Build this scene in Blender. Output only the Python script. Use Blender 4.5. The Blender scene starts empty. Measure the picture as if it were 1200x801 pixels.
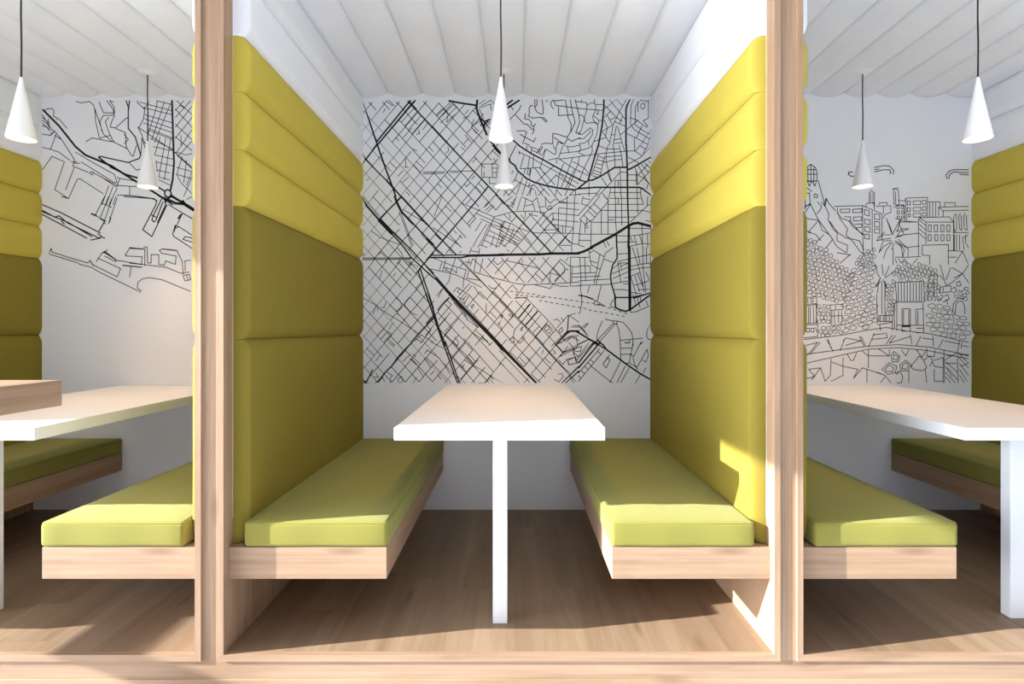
import bpy, bmesh, math, random
from mathutils import Vector
random.seed(7)
SUN_E, SKY_A, SKY_B, SKY_G, EXPO, LAMP_E = 15.5, 0.85, 0.7, 23.0, 0.3, 640.0
scn = bpy.context.scene
COL = scn.collection

# ------------------------------------------------------------------ camera
F_PX, W_PX = 630.0, 1200.0
EYE = 1.14
cam_d = bpy.data.cameras.new('camera')
cam = bpy.data.objects.new('camera', cam_d); COL.objects.link(cam)
cam.location = (0, 0, EYE); cam.rotation_euler = (math.pi/2, 0, 0)
cam_d.sensor_width = 36.0; cam_d.lens = 36.0*F_PX/W_PX
cam_d.shift_x = -5.0/W_PX; cam_d.shift_y = -14.5/W_PX
cam_d.clip_start = 0.02
scn.camera = cam

# ------------------------------------------------------------------ materials
def new_mat(name, rough=0.6, spec=0.3):
    m = bpy.data.materials.new(name); m.use_nodes = True
    nt = m.node_tree; b = nt.nodes['Principled BSDF']
    b.inputs['Roughness'].default_value = rough
    b.inputs['Specular IOR Level'].default_value = spec
    return m, nt, b

def paint(name, col, rough=0.6, spec=0.3, var=0.03, bump=0.0, scale=14):
    m, nt, b = new_mat(name, rough, spec)
    tc = nt.nodes.new('ShaderNodeTexCoord'); nz = nt.nodes.new('ShaderNodeTexNoise')
    nz.inputs['Scale'].default_value = scale; nz.inputs['Detail'].default_value = 4
    nt.links.new(tc.outputs['Object'], nz.inputs['Vector'])
    mx = nt.nodes.new('ShaderNodeMixRGB')
    mx.inputs[1].default_value = tuple(c*(1-var) for c in col)+(1,)
    mx.inputs[2].default_value = tuple(min(1, c*(1+var)) for c in col)+(1,)
    nt.links.new(nz.outputs['Fac'], mx.inputs[0]); nt.links.new(mx.outputs[0], b.inputs['Base Color'])
    if bump:
        bp = nt.nodes.new('ShaderNodeBump'); bp.inputs['Strength'].default_value = bump
        bp.inputs['Distance'].default_value = 0.002
        nt.links.new(nz.outputs['Fac'], bp.inputs['Height']); nt.links.new(bp.outputs[0], b.inputs['Normal'])
    return m

def fabric(name, col, weave=900, sheen=0.15):
    m, nt, b = new_mat(name, 0.9, 0.12)
    b.inputs['Sheen Weight'].default_value = sheen
    b.inputs['Sheen Roughness'].default_value = 0.5
    b.inputs['Sheen Tint'].default_value = (0.72, 0.8, 0.5, 1) if sheen > 0.18 else (min(1,col[0]*1.5), min(1,col[1]*1.5), min(1,col[2]*2), 1)
    tc = nt.nodes.new('ShaderNodeTexCoord')
    nz = nt.nodes.new('ShaderNodeTexNoise'); nz.inputs['Scale'].default_value = 5; nz.inputs['Detail'].default_value = 5
    fine = nt.nodes.new('ShaderNodeTexNoise'); fine.inputs['Scale'].default_value = weave*0.35; fine.inputs['Detail'].default_value = 2
    for n in (nz, fine): nt.links.new(tc.outputs['Object'], n.inputs['Vector'])
    mx = nt.nodes.new('ShaderNodeMixRGB')
    mx.inputs[1].default_value = tuple(c*0.93 for c in col)+(1,)
    mx.inputs[2].default_value = tuple(min(1, c*1.07) for c in col)+(1,)
    ad = nt.nodes.new('ShaderNodeMixRGB'); ad.inputs[0].default_value = 0.35
    nt.links.new(nz.outputs['Fac'], ad.inputs[1]); nt.links.new(fine.outputs['Fac'], ad.inputs[2])
    nt.links.new(ad.outputs[0], mx.inputs[0]); nt.links.new(mx.outputs[0], b.inputs['Base Color'])
    bp = nt.nodes.new('ShaderNodeBump'); bp.inputs['Strength'].default_value = 0.25; bp.inputs['Distance'].default_value = 0.001
    nt.links.new(fine.outputs['Fac'], bp.inputs['Height']); nt.links.new(bp.outputs[0], b.inputs['Normal'])
    return m

def wood(name, axis, light, dark, knots=True, planks=None, rough=0.5, k=1.0, fine=0.3):
    """oak veneer with the grain along one axis; planks = width of floor boards running along y"""
    m, nt, b = new_mat(name, rough, 0.3)
    N, L = nt.nodes, nt.links
    tc = N.new('ShaderNodeTexCoord'); vec = tc.outputs['Object']
    tint = None
    if planks:
        sp = N.new('ShaderNodeSeparateXYZ'); L.new(vec, sp.inputs[0])
        d = N.new('ShaderNodeMath'); d.operation = 'DIVIDE'; d.inputs[1].default_value = planks
        of = N.new('ShaderNodeMath'); of.operation = 'ADD'; of.inputs[1].default_value = 0.068
        L.new(sp.outputs['X'], of.inputs[0]); L.new(of.outputs[0], d.inputs[0])
        fl = N.new('ShaderNodeMath'); fl.operation = 'FLOOR'; L.new(d.outputs[0], fl.inputs[0])
        wn0 = N.new('ShaderNodeTexWhiteNoise'); wn0.noise_dimensions = '1D'; L.new(fl.outputs[0], wn0.inputs['W'])
        sy = N.new('ShaderNodeMath'); sy.operation = 'MULTIPLY_ADD'; sy.inputs[1].default_value = 0.78
        L.new(sp.outputs['Y'], sy.inputs[0]); L.new(wn0.outputs['Value'], sy.inputs[2])
        fy = N.new('ShaderNodeMath'); fy.operation = 'FLOOR'; L.new(sy.outputs[0], fy.inputs[0])
        cb = N.new('ShaderNodeCombineXYZ'); L.new(fl.outputs[0], cb.inputs[0]); L.new(fy.outputs[0], cb.inputs[1])
        wn = N.new('ShaderNodeTexWhiteNoise'); wn.noise_dimensions = '3D'; L.new(cb.outputs[0], wn.inputs['Vector'])
        ad = N.new('ShaderNodeVectorMath'); ad.operation = 'MULTIPLY_ADD'
        L.new(wn.outputs['Color'], ad.inputs[0]); ad.inputs[1].default_value = (7, 9, 3); L.new(vec, ad.inputs[2])
        vec = ad.outputs[0]; tint = wn.outputs['Value']
        # joint lines
        def joint(src, w):
            fr = N.new('ShaderNodeMath'); fr.operation = 'FRACT'; L.new(src, fr.inputs[0])
            s = N.new('ShaderNodeMath'); s.operation = 'SUBTRACT'; s.inputs[1].default_value = 0.5; L.new(fr.outputs[0], s.inputs[0])
            a = N.new('ShaderNodeMath'); a.operation = 'ABSOLUTE'; L.new(s.outputs[0], a.inputs[0])
            g = N.new('ShaderNodeMath'); g.operation = 'GREATER_THAN'; g.inputs[1].default_value = 0.5-w; L.new(a.outputs[0], g.inputs[0])
            return g.outputs[0]
        j1 = joint(d.outputs[0], 0.006); j2 = joint(sy.outputs[0], 0.0012)
        mxj = N.new('ShaderNodeMath'); mxj.operation = 'MAXIMUM'; L.new(j1, mxj.inputs[0]); L.new(j2, mxj.inputs[1])
    st = {'x': (0.9, 16, 16), 'y': (16, 0.9, 16), 'z': (16, 16, 0.9)}[axis]
    mp = N.new('ShaderNodeMapping'); mp.inputs['Scale'].default_value = tuple(s*k for s in st); L.new(vec, mp.inputs[0])
    n1 = N.new('ShaderNodeTexNoise'); n1.inputs['Scale'].default_value = 1.0; n1.inputs['Detail'].default_value = 7
    n1.inputs['Roughness'].default_value = 0.62; n1.inputs['Distortion'].default_value = 0.7
    L.new(mp.outputs[0], n1.inputs['Vector'])
    mp2 = N.new('ShaderNodeMapping'); mp2.inputs['Scale'].default_value = tuple(s*k*(6 if s > 1 else 2.2) for s in st); L.new(vec, mp2.inputs[0])
    n2 = N.new('ShaderNodeTexNoise'); n2.inputs['Scale'].default_value = 1.0; n2.inputs['Detail'].default_value = 3
    L.new(mp2.outputs[0], n2.inputs['Vector'])
    mm = N.new('ShaderNodeMixRGB'); mm.inputs[0].default_value = fine
    L.new(n1.outputs['Fac'], mm.inputs[1]); L.new(n2.outputs['Fac'], mm.inputs[2])
    cr = N.new('ShaderNodeValToRGB'); L.new(mm.outputs[0], cr.inputs[0])
    cr.color_ramp.elements[0].position = 0.33; cr.color_ramp.elements[0].color = dark+(1,)
    cr.color_ramp.elements[1].position = 0.62; cr.color_ramp.elements[1].color = light+(1,)
    out = cr.outputs[0]
    if knots:
        mp3 = N.new('ShaderNodeMapping'); mp3.inputs['Scale'].default_value = {'x': (1.6, 7, 7), 'y': (7, 1.6, 7), 'z': (7, 7, 1.6)}[axis]
        L.new(vec, mp3.inputs[0])
        vo = N.new('ShaderNodeTexVoronoi'); vo.inputs['Scale'].default_value = 1.0; L.new(mp3.outputs[0], vo.inputs['Vector'])
        kr = N.new('ShaderNodeValToRGB'); L.new(vo.outputs['Distance'], kr.inputs[0])
        kr.color_ramp.elements[0].position = 0.03; kr.color_ramp.elements[0].color = (0.62, 0.55, 0.5, 1)
        kr.color_ramp.elements[1].position = 0.14; kr.color_ramp.elements[1].color = (1, 1, 1, 1)
        ml = N.new('ShaderNodeMixRGB'); ml.blend_type = 'MULTIPLY'; ml.inputs[0].default_value = 0.8
        L.new(out, ml.inputs[1]); L.new(kr.outputs[0], ml.inputs[2]); out = ml.outputs[0]
    if planks:
        hr = N.new('ShaderNodeValToRGB'); L.new(tint, hr.inputs[0])
        hr.color_ramp.elements[0].color = (0.84, 0.83, 0.82, 1); hr.color_ramp.elements[1].color = (1, 1, 1, 1)
        ml = N.new('ShaderNodeMixRGB'); ml.blend_type = 'MULTIPLY'; ml.inputs[0].default_value = 1
        L.new(out, ml.inputs[1]); L.new(hr.outputs[0], ml.inputs[2])
        jm = N.new('ShaderNodeMixRGB'); jm.inputs[2].default_value = (0.22, 0.15, 0.1, 1)
        jf = N.new('ShaderNodeMath'); jf.operation = 'MULTIPLY'; jf.inputs[1].default_value = 0.55; L.new(mxj.outputs[0], jf.inputs[0])
        L.new(jf.outputs[0], jm.inputs[0]); L.new(ml.outputs[0], jm.inputs[1]); out = jm.outputs[0]
    L.new(out, b.inputs['Base Color'])
    bp = N.new('ShaderNodeBump'); bp.inputs['Strength'].default_value = 0.08; bp.inputs['Distance'].default_value = 0.001
    L.new(mm.outputs[0], bp.inputs['Height']); L.new(bp.outputs[0], b.inputs['Normal'])
    return m

def glow(name, col, s):
    m, nt, b = new_mat(name, 0.5, 0.2)
    b.inputs['Base Color'].default_value = col+(1,)
    b.inputs['Emission Color'].default_value = col+(1,); b.inputs['Emission Strength'].default_value = s
    return m

OAK_L, OAK_D = (0.41, 0.272, 0.172), (0.265, 0.16, 0.093)
M_OAKX = wood('oak veneer lengthwise', 'x', OAK_L, OAK_D)
M_OAKY = wood('oak veneer inward', 'y', OAK_L, OAK_D)
M_OAKZ = wood('oak veneer upright', 'z', OAK_L, OAK_D)
M_FLOOR = wood('oak laminate floor', 'y', (0.335, 0.228, 0.145), (0.215, 0.134, 0.076), planks=0.2, rough=0.42, k=0.6, fine=0.16)
M_WALL = paint('white wall paint', (0.79, 0.805, 0.84), 0.7, 0.2, 0.01)
M_MURAL = paint('white mural vinyl', (0.79, 0.805, 0.84), 0.55, 0.3, 0.008)
M_INK = paint('black mural ink', (0.012, 0.012, 0.013), 0.6, 0.2, 0.05)
M_INKG = paint('grey mural ink', (0.10, 0.10, 0.105), 0.6, 0.2, 0.05)
M_PADW = fabric('white upholstery', (0.81, 0.82, 0.85))
M_CEIL = fabric('white ceiling fabric', (0.79, 0.805, 0.84))
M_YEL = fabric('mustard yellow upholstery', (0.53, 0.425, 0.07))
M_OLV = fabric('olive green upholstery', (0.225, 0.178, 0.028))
M_SEAT = fabric('green seat fabric', (0.235, 0.214, 0.045), sheen=0.22)
M_TOP = paint('white laminate', (0.86, 0.84, 0.82), 0.35, 0.4, 0.01)
M_TEDGE = paint('white lacquer', (0.74, 0.765, 0.80), 0.3, 0.4, 0.01)
M_LAMP = paint('white lamp enamel', (0.86, 0.86, 0.87), 0.35, 0.4, 0.01)
M_CABLE = paint('black cable', (0.012, 0.012, 0.012), 0.5, 0.3, 0.05)
M_BULB = glow('lamp diffuser', (1.0, 0.58, 0.27), LAMP_E)
M_HALL = paint('pale hall floor', (0.68, 0.72, 0.80), 0.6, 0.3, 0.04, scale=3)

# ------------------------------------------------------------------ helpers
def link(name, bm, mats, parent=None, loc=None, smooth=False):
    """bm is in world coordinates; the object origin goes to loc (or the parent's base)"""
    base = Vector(loc) if loc is not None else (Vector(parent['_w']) if parent is not None else Vector((0, 0, 0)))
    bmesh.ops.translate(bm, verts=bm.verts, vec=-base)
    bmesh.ops.recalc_face_normals(bm, faces=bm.faces)
    me = bpy.data.meshes.new(name); bm.to_mesh(me); bm.free()
    for m in (mats if isinstance(mats, (list, tuple)) else [mats]): me.materials.append(m)
    if smooth:
        for p in me.polygons: p.use_smooth = True
    o = bpy.data.objects.new(name, me); COL.objects.link(o)
    if parent is not None:
        o.parent = parent
        if loc is not None: o.location = base - Vector(parent['_w'])
        o['_w'] = tuple(base)
    else:
        o.location = base; o['_w'] = tuple(base)
    return o

def tag(o, label, cat, group=None):
    o['label'] = label; o['category'] = cat
    if group: o['group'] = group
    return o

def thing(name, label, cat, loc, group=None):
    o = bpy.data.objects.new(name, None); COL.objects.link(o)
    o.location = loc; o['_w'] = tuple(loc); o.empty_display_size = 0.1
    return tag(o, label, cat, group)

def structure(name, bm, mats, smooth=False, loc=None):
    o = link(name, bm, mats, None, loc, smooth); o['kind'] = 'structure'; return o

def box(bm, x0, x1, y0, y1, z0, z1, mi=0, bev=0.0, seg=2):
    b2 = bmesh.new()
    vs = [b2.verts.new(p) for p in ((x0,y0,z0),(x1,y0,z0),(x1,y1,z0),(x0,y1,z0),(x0,y0,z1),(x1,y0,z1),(x1,y1,z1),(x0,y1,z1))]
    for f in ((0,3,2,1),(4,5,6,7),(0,1,5,4),(1,2,6,5),(2,3,7,6),(3,0,4,7)): b2.faces.new([vs[i] for i in f])
    if bev: bmesh.ops.bevel(b2, geom=list(b2.edges), offset=bev, segments=seg, affect='EDGES', profile=0.5)
    for f in b2.faces: f.material_index = mi
    me = bpy.data.meshes.new('t'); b2.to_mesh(me); b2.free(); bm.from_mesh(me); bpy.data.meshes.remove(me)

def lathe(bm, cx, cy, prof, n=40, mi=0, cap=True):
    rings = []
    for r, z in prof:
        rings.append([bm.verts.new((cx+r*math.cos(2*math.pi*i/n), cy+r*math.sin(2*math.pi*i/n), z)) for i in range(n)])
    for a, b in zip(rings, rings[1:]):
        for i in range(n):
            f = bm.faces.new((a[i], a[(i+1) % n], b[(i+1) % n], b[i])); f.material_index = mi
    if cap:
        for r in (rings[0], rings[-1]):
            f = bm.faces.new(r); f.material_index = mi

def tube(bm, pts, r, n=8, closed=False):
    pts = [Vector(p) for p in pts]; rings = []; m = len(pts)
    for i, p in enumerate(pts):
        a = pts[(i-1) % m] if (closed or i > 0) else p
        b = pts[(i+1) % m] if (closed or i < m-1) else p
        t = (b-a).normalized()
        u = t.orthogonal().normalized() if abs(t.z) > 0.9 else t.cross(Vector((0, 0, 1))).normalized()
        v = t.cross(u).normalized()
        rings.append([bm.verts.new(p + r*(math.cos(2*math.pi*k/n)*u + math.sin(2*math.pi*k/n)*v)) for k in range(n)])
    for i in range(m if closed else m-1):
        a, b = rings[i], rings[(i+1) % m]
        for k in range(n): bm.faces.new((a[k], a[(k+1) % n], b[(k+1) % n], b[k]))
    if not closed:
        bm.faces.new(rings[0]); bm.faces.new(rings[-1])

def ease(e, r):
    t = max(0.0, min(1.0, e/r)); return 1-(1-t)**2

def nodes1d(a, b, r, n_edge, n_mid):
    L = b-a; r = min(r, L/2)
    s = [r*(i/n_edge)**1.6 for i in range(n_edge)]
    mid = [r+(L-2*r)*i/n_mid for i in range(n_mid+1)]
    e = s+mid+[L-x for x in reversed(s)]
    out = []
    for x in e:
        if not out or x-out[-1] > 1e-5: out.append(x)
    return [a+x for x in out]

def pad_bm(side, wall_x, y0, y1, z0, z1, T, tmin, r, rfront, wob=0.0, seed=0):
    """puffed upholstery pad on a side wall; side=+1 faces +x"""
    bm = bmesh.new()
    zs = nodes1d(z0, z1, r, 6, 6); ys = nodes1d(y0, y1, rfront, 8, 14)
    rnd = random.Random(seed); ph = rnd.uniform(0, 6.28)
    g = []
    for y in ys:
        row = []
        for z in zs:
            ez = min(z-z0, z1-z); t = tmin+(T-tmin)*ease(ez, r)
            t *= max(0.12, math.sqrt(max(0, 1-(1-min(1, (y-y0)/rfront))**2.2)))
            t += wob*math.sin(y*9+ph)*math.sin((z-z0)/(z1-z0)*math.pi)
            row.append(bm.verts.new((wall_x+side*t, y, z)))
        g.append(row)
    ny, nz = len(ys), len(zs)
    for i in range(ny-1):
        for j in range(nz-1): bm.faces.new((g[i][j], g[i+1][j], g[i+1][j+1], g[i][j+1]))
    bk = [[bm.verts.new((wall_x, y, z)) for z in (z0, z1)] for y in (y0, y1)]
    def strip(edge, a, b):
        bm.faces.new(list(edge)+[b, a])
    strip(g[0], bk[0][0], bk[0][1]); strip(g[-1], bk[1][0], bk[1][1])
    strip([g[i][0] for i in range(ny)], bk[0][0], bk[1][0]); strip([g[i][-1] for i in range(ny)], bk[0][1], bk[1][1])
    bm.faces.new((bk[0][0], bk[1][0], bk[1][1], bk[0][1]))
    return bm

def rbox_bm(x0, x1, y0, y1, z0, z1, r, dome=0.0, wob=0.0, seed=0, ne=5, nm=(10, 22, 2)):
    """rounded, slightly domed cushion"""
    bm = bmesh.new()
    ax = [nodes1d(x0, x1, r, ne, nm[0]), nodes1d(y0, y1, r, ne, nm[1]), nodes1d(z0, z1, r, ne, nm[2])]
    lo, hi = (x0, y0, z0), (x1, y1, z1)
    rnd = random.Random(seed); p1, p2, p3 = (rnd.uniform(0, 6.28) for _ in range(3))
    cache = {}
    def V(i, j, k):
        if (i, j, k) in cache: return cache[(i, j, k)]
        q = [ax[0][i], ax[1][j], ax[2][k]]
        c = [min(max(q[a], lo[a]+r), hi[a]-r) for a in range(3)]
        d = Vector([q[a]-c[a] for a in range(3)])
        if d.length > 1e-9: p = Vector(c)+d.normalized()*r
        else: p = Vector(q)
        u = (p.x-x0)/(x1-x0); v = (p.y-y0)/(y1-y0); w = (p.z-z0)/(z1-z0)
        b = max(0, 1-(2*u-1)**4)*max(0, 1-(2*v-1)**8)
        p.z += dome*b*w
        p.z += wob*w*b*(math.sin(p.x*31+p1+3*math.sin(p.y*5))*math.sin(p.y*17+p2)+0.6*math.sin(p.x*57+p.y*23+p3))
        if w < 0.9: p.y += 0.6*wob*math.sin(p.x*26+p2)*(1 if v < 0.05 else 0)
        cache[(i, j, k)] = bm.verts.new(p); return cache[(i, j, k)]
    n = [len(a)-1 for a in ax]
    for a in range(3):
        b, c = [q for q in range(3) if q != a]
        for e in (0, n[a]):
            for s in range(n[b]):
                for t in range(n[c]):
                    idx = []
                    for ds, dt in ((0,0),(1,0),(1,1),(0,1)):
                        q = [0,0,0]; q[a] = e; q[b] = s+ds; q[c] = t+dt; idx.append(V(*q))
                    bm.faces.new(idx)
    return bm

# ------------------------------------------------------------------ layout (metres; y runs into the booths, z up)
PITCH, CX0, HO = 2.033, -0.0605, 0.966
CX = [CX0-PITCH, CX0, CX0+PITCH]
NAME = ['left', 'middle', 'right']
Y_LIP, Y_REC, Y_FLOOR, Y_BENCH, Y_BACK = 1.885, 1.894, 1.905, 1.917, 3.405
Z_CEIL = 2.64
LIP = 0.021
XL, XR = CX[0]-HO-0.13, CX[2]+HO+0.13

# floor of the booths
bm = bmesh.new(); box(bm, XL, XR, Y_FLOOR, Y_BACK+0.1, -0.1, 0.0); structure('floor', bm, M_FLOOR)
# hall floor one step lower, in front of the booths
bm = bmesh.new(); box(bm, -5.0, 5.0, -4.0, Y_LIP, -0.24, -0.14); structure('floor_hall', bm, M_HALL)
bm = bmesh.new(); box(bm, -5.0, 5.0, -4.0, Y_REC, 2.92, 3.1); structure('ceiling_hall', bm, M_WALL)
# back wall
bm = bmesh.new(); box(bm, XL, XR, Y_BACK, Y_BACK+0.12, 0.0, 2.9); structure('wall_back', bm, M_WALL)

# partitions between booths: white above, oak veneer below the seats
edges = [(XL, CX[0]-HO), (CX[0]+HO, CX[1]-HO), (CX[1]+HO, CX[2]-HO), (CX[2]+HO, XR)]
for nm, (a, b) in zip(('wall_outer_left', 'wall_left', 'wall_right', 'wall_outer_right'), edges):
    bm = bmesh.new()
    box(bm, a, b, Y_REC+0.052, Y_BACK, 0.0, 0.46, 0); box(bm, a, b, Y_REC+0.052, Y_BACK, 0.46, 2.9, 1)
    structure(nm, bm, [M_OAKZ, M_WALL])

# ceilings with padded rolls running inwards
def ceiling(k):
    c = CX[k]; bm = bmesh.new()
    xs = [-HO+0.04, -0.75, -0.5375, -0.325, -0.1125, 0.1, 0.3075, 0.52, 0.74, HO-0.04]
    xs[0] = -HO; xs[-1] = HO
    ys = nodes1d(Y_REC+0.05, Y_BACK, 0.08, 4, 4)
    for a, b in zip(xs, xs[1:]):
        pr = []
        for i in range(13):
            t = i/12; x = c+a+(b-a)*t
            z = Z_CEIL-0.028*(1-abs(2*t-1)**2.4)
            pr.append((x, z))
        g = [[bm.verts.new((x, y, z)) for x, z in pr] for y in ys]
        for i in range(len(ys)-1):
            for j in range(12): bm.faces.new((g[i][j], g[i][j+1], g[i+1][j+1], g[i+1][j]))
        tp = [bm.verts.new(p) for p in ((c+a, ys[0], 2.72), (c+b, ys[0], 2.72), (c+b, ys[-1], 2.72), (c+a, ys[-1], 2.72))]
        bm.faces.new(tp); bm.faces.new(g[0]+[tp[1], tp[0]]); bm.faces.new(g[-1]+[tp[2], tp[3]])
        bm.faces.new([r[0] for r in g]+[tp[3], tp[0]]); bm.faces.new([r[-1] for r in g]+[tp[2], tp[1]])
    o = structure('ceiling' if k == 1 else 'ceiling_'+NAME[k], bm, M_CEIL, smooth=False)
    for p in o.data.polygons: p.use_smooth = len(p.vertices) == 4 and p.center.z < 2.7
    return o
for k in range(3): ceiling(k)

# oak frames: a mitred lip round each opening
def mitre(bm, quad, y0, y1, mi):
    f = [bm.verts.new((x, y0, z)) for x, z in quad]; b = [bm.verts.new((x, y1, z)) for x, z in quad]
    fs = [bm.faces.new(f), bm.faces.new(b)]
    for i in range(4): fs.append(bm.faces.new((f[i], f[(i+1) % 4], b[(i+1) % 4], b[i])))
    for q in fs: q.material_index = mi
ZT = 2.66
for k in range(3):
    c = CX[k]; bm = bmesh.new(); a, b, e = c-HO, c+HO, 0.0006
    mitre(bm, [(a-LIP, -LIP-.0025), (a, 0), (a, ZT), (a-LIP, ZT+LIP)], Y_LIP, Y_REC+0.052, 1)
    mitre(bm, [(b, 0), (b+LIP, -LIP-.0025), (b+LIP, ZT+LIP), (b, ZT)], Y_LIP, Y_REC+0.052, 1)
    mitre(bm, [(a-LIP, -LIP-.0025), (b+LIP, -LIP-.0025), (b, 0), (a, 0)], Y_LIP, Y_FLOOR, 0)
    mitre(bm, [(a, ZT), (b, ZT), (b+LIP, ZT+LIP), (a-LIP, ZT+LIP)], Y_LIP, Y_REC+0.052, 0)
    structure('trim_%d' % (k+1), bm, [M_OAKX, M_OAKZ])
# recessed oak posts between the frames
rec = [(XL, CX[0]-HO-LIP), (CX[0]+HO+LIP, CX[1]-HO-LIP), (CX[1]+HO+LIP, CX[2]-HO-LIP), (CX[2]+HO+LIP, XR)]
for i, (a, b) in enumerate(rec):
    bm = bmesh.new(); box(bm, a, b, Y_REC, Y_REC+0.052, -0.024, 2.9); structure('trim_%d' % (4+i), bm, M_OAKZ)
# boards below the frames and the step riser
bm = bmesh.new(); box(bm, XL, XR, Y_REC, Y_FLOOR, -0.0895, -0.024); structure('trim_8', bm, M_OAKX)
bm = bmesh.new(); box(bm, XL, XR, Y_REC-0.004, Y_FLOOR, -0.14, -0.0895, 0, 0.0015, 1); structure('trim_9', bm, M_OAKX)
bm = bmesh.new(); box(bm, XL, XR, Y_REC, Y_REC+0.052, ZT+LIP, 2.9); structure('trim_10', bm, M_OAKX)

# window wall of the hall on the left: the low sun comes in below its head
WX, SUN = -4.6, Vector((1.0, 0.187, -0.355))
zh = 1.003+0.355*4.6
zt0, zt1 = -0.564+0.355*4.6, -0.46+0.355*4.6
bm = bmesh.new()
box(bm, WX-0.08, WX, -4.0, 4.0, zh, 3.1); box(bm, WX-0.08, WX, -4.0, 4.0, -0.14, 0.0)
box(bm, WX-0.08, WX, 2.6, 4.0, 0.0, zh); box(bm, WX-0.08, WX, -4.0, -3.2, 0.0, zh)
structure('wall_window_side', bm, M_WALL)
bm = bmesh.new(); box(bm, WX-0.06, WX-0.0, -3.2, 2.6, zt0, zt1)
structure('window_1', bm, M_TEDGE)

# ------------------------------------------------------------------ padded side panels
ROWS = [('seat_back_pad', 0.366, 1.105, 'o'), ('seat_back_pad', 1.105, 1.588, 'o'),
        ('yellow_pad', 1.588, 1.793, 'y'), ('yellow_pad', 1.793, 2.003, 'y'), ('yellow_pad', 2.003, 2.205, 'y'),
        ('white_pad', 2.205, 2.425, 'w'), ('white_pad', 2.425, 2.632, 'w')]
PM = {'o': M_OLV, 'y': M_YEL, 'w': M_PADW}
LAB_P = {'o': 'olive green pad', 'y': 'mustard yellow pad', 'w': 'white pad'}
def side_panel(k, side):
    c = CX[k]; wx = c-HO if side > 0 else c+HO
    sd = 'left' if side > 0 else 'right'
    t = thing('padded_wall_panel', PANEL_LAB[(k, sd)], 'wall panel', (wx, 2.6, 0.455), 'padded wall panels of the booths')
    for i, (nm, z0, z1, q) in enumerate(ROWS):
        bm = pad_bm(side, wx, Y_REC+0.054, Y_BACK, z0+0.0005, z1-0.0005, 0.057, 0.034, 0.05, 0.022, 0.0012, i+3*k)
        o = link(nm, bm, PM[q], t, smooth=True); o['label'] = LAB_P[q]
        for p in o.data.polygons: p.use_smooth = len(p.vertices) == 4 and abs(p.normal.x) > 0.05 and p.area < 0.02
    return t
PANEL_LAB = {
 (0, 'left'): 'dark olive and mustard padded wall panel at the far left edge of the photo',
 (0, 'right'): 'padded wall panel seen edge-on behind the left oak post, facing the left booth',
 (1, 'left'): 'olive and mustard padded wall panel behind the left bench of the middle booth',
 (1, 'right'): 'sunlit olive and mustard padded wall panel behind the right bench of the middle booth',
 (2, 'left'): 'sliver of padded wall panel showing just right of the right oak post',
 (2, 'right'): 'olive and mustard padded wall panel at the far right edge of the photo'}
for k in range(3):
    side_panel(k, 1); side_panel(k, -1)

# ------------------------------------------------------------------ benches
BENCH_LAB = {
 (0, 'left'): 'shaded bench in the left booth, partly hidden below the table at the left edge',
 (0, 'right'): 'bench with sunlit cushion front just left of the left oak post',
 (1, 'left'): 'wall-hung oak bench with green cushion left of the middle table',
 (1, 'right'): 'wall-hung oak bench with green cushion right of the middle table',
 (2, 'left'): 'bench with sunlit cushion front just right of the right oak post',
 (2, 'right'): 'shaded bench in the right booth, behind the table at the right edge'}
def bench(k, side):
    c = CX[k]; sd = 'left' if side > 0 else 'right'
    wx = c-side*HO; inner = c-side*0.402
    x0, x1 = sorted((wx, inner))
    t = thing('bench', BENCH_LAB[(k, sd)], 'bench', ((x0+x1)/2, 2.66, 0.2515), 'wall-hung booth benches')
    bm = bmesh.new(); box(bm, x0, x1, Y_BENCH, Y_BACK-0.001, 0.2515, 0.364, 0, 0.0012, 1)
    bm.normal_update()
    for f in bm.faces: f.material_index = 1 if abs(f.normal.x) > 0.7 else 0
    link('seat_board', bm, [M_OAKX, M_OAKY], t)
    cx0, cx1 = sorted((wx+side*0.054, inner+side*0.006))
    bm = rbox_bm(cx0, cx1, Y_BENCH-0.004, Y_BACK-0.004, 0.3645, 0.4545, 0.016, 0.0075, 0.0018, 3*k+(side > 0))
    cu = link('cushion', bm, M_SEAT, t, smooth=True); cu['label'] = 'green fabric seat cushion'
    # stitched seam along the top edge
    bm = bmesh.new(); r = 0.016; pts = []; q = 0.0045
    for (px, py, a0) in ((cx0+r, Y_BENCH-0.004+r, math.pi), (cx1-r, Y_BENCH-0.004+r, 1.5*math.pi), (cx1-r, Y_BACK-0.004-r, 0), (cx0+r, Y_BACK-0.004-r, 0.5*math.pi)):
        for s in range(5):
            a = a0+s*math.pi/8; rr = r-q+0.001
            pts.append((px+rr*math.cos(a), py+rr*math.sin(a), 0.4495))
    tube(bm, pts, 0.0022, 6, True); link('piping', bm, M_SEAT, cu, loc=t['_w'], smooth=True).location = (0, 0, 0)
    return t
for k in range(3):
    bench(k, 1); bench(k, -1)

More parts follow.
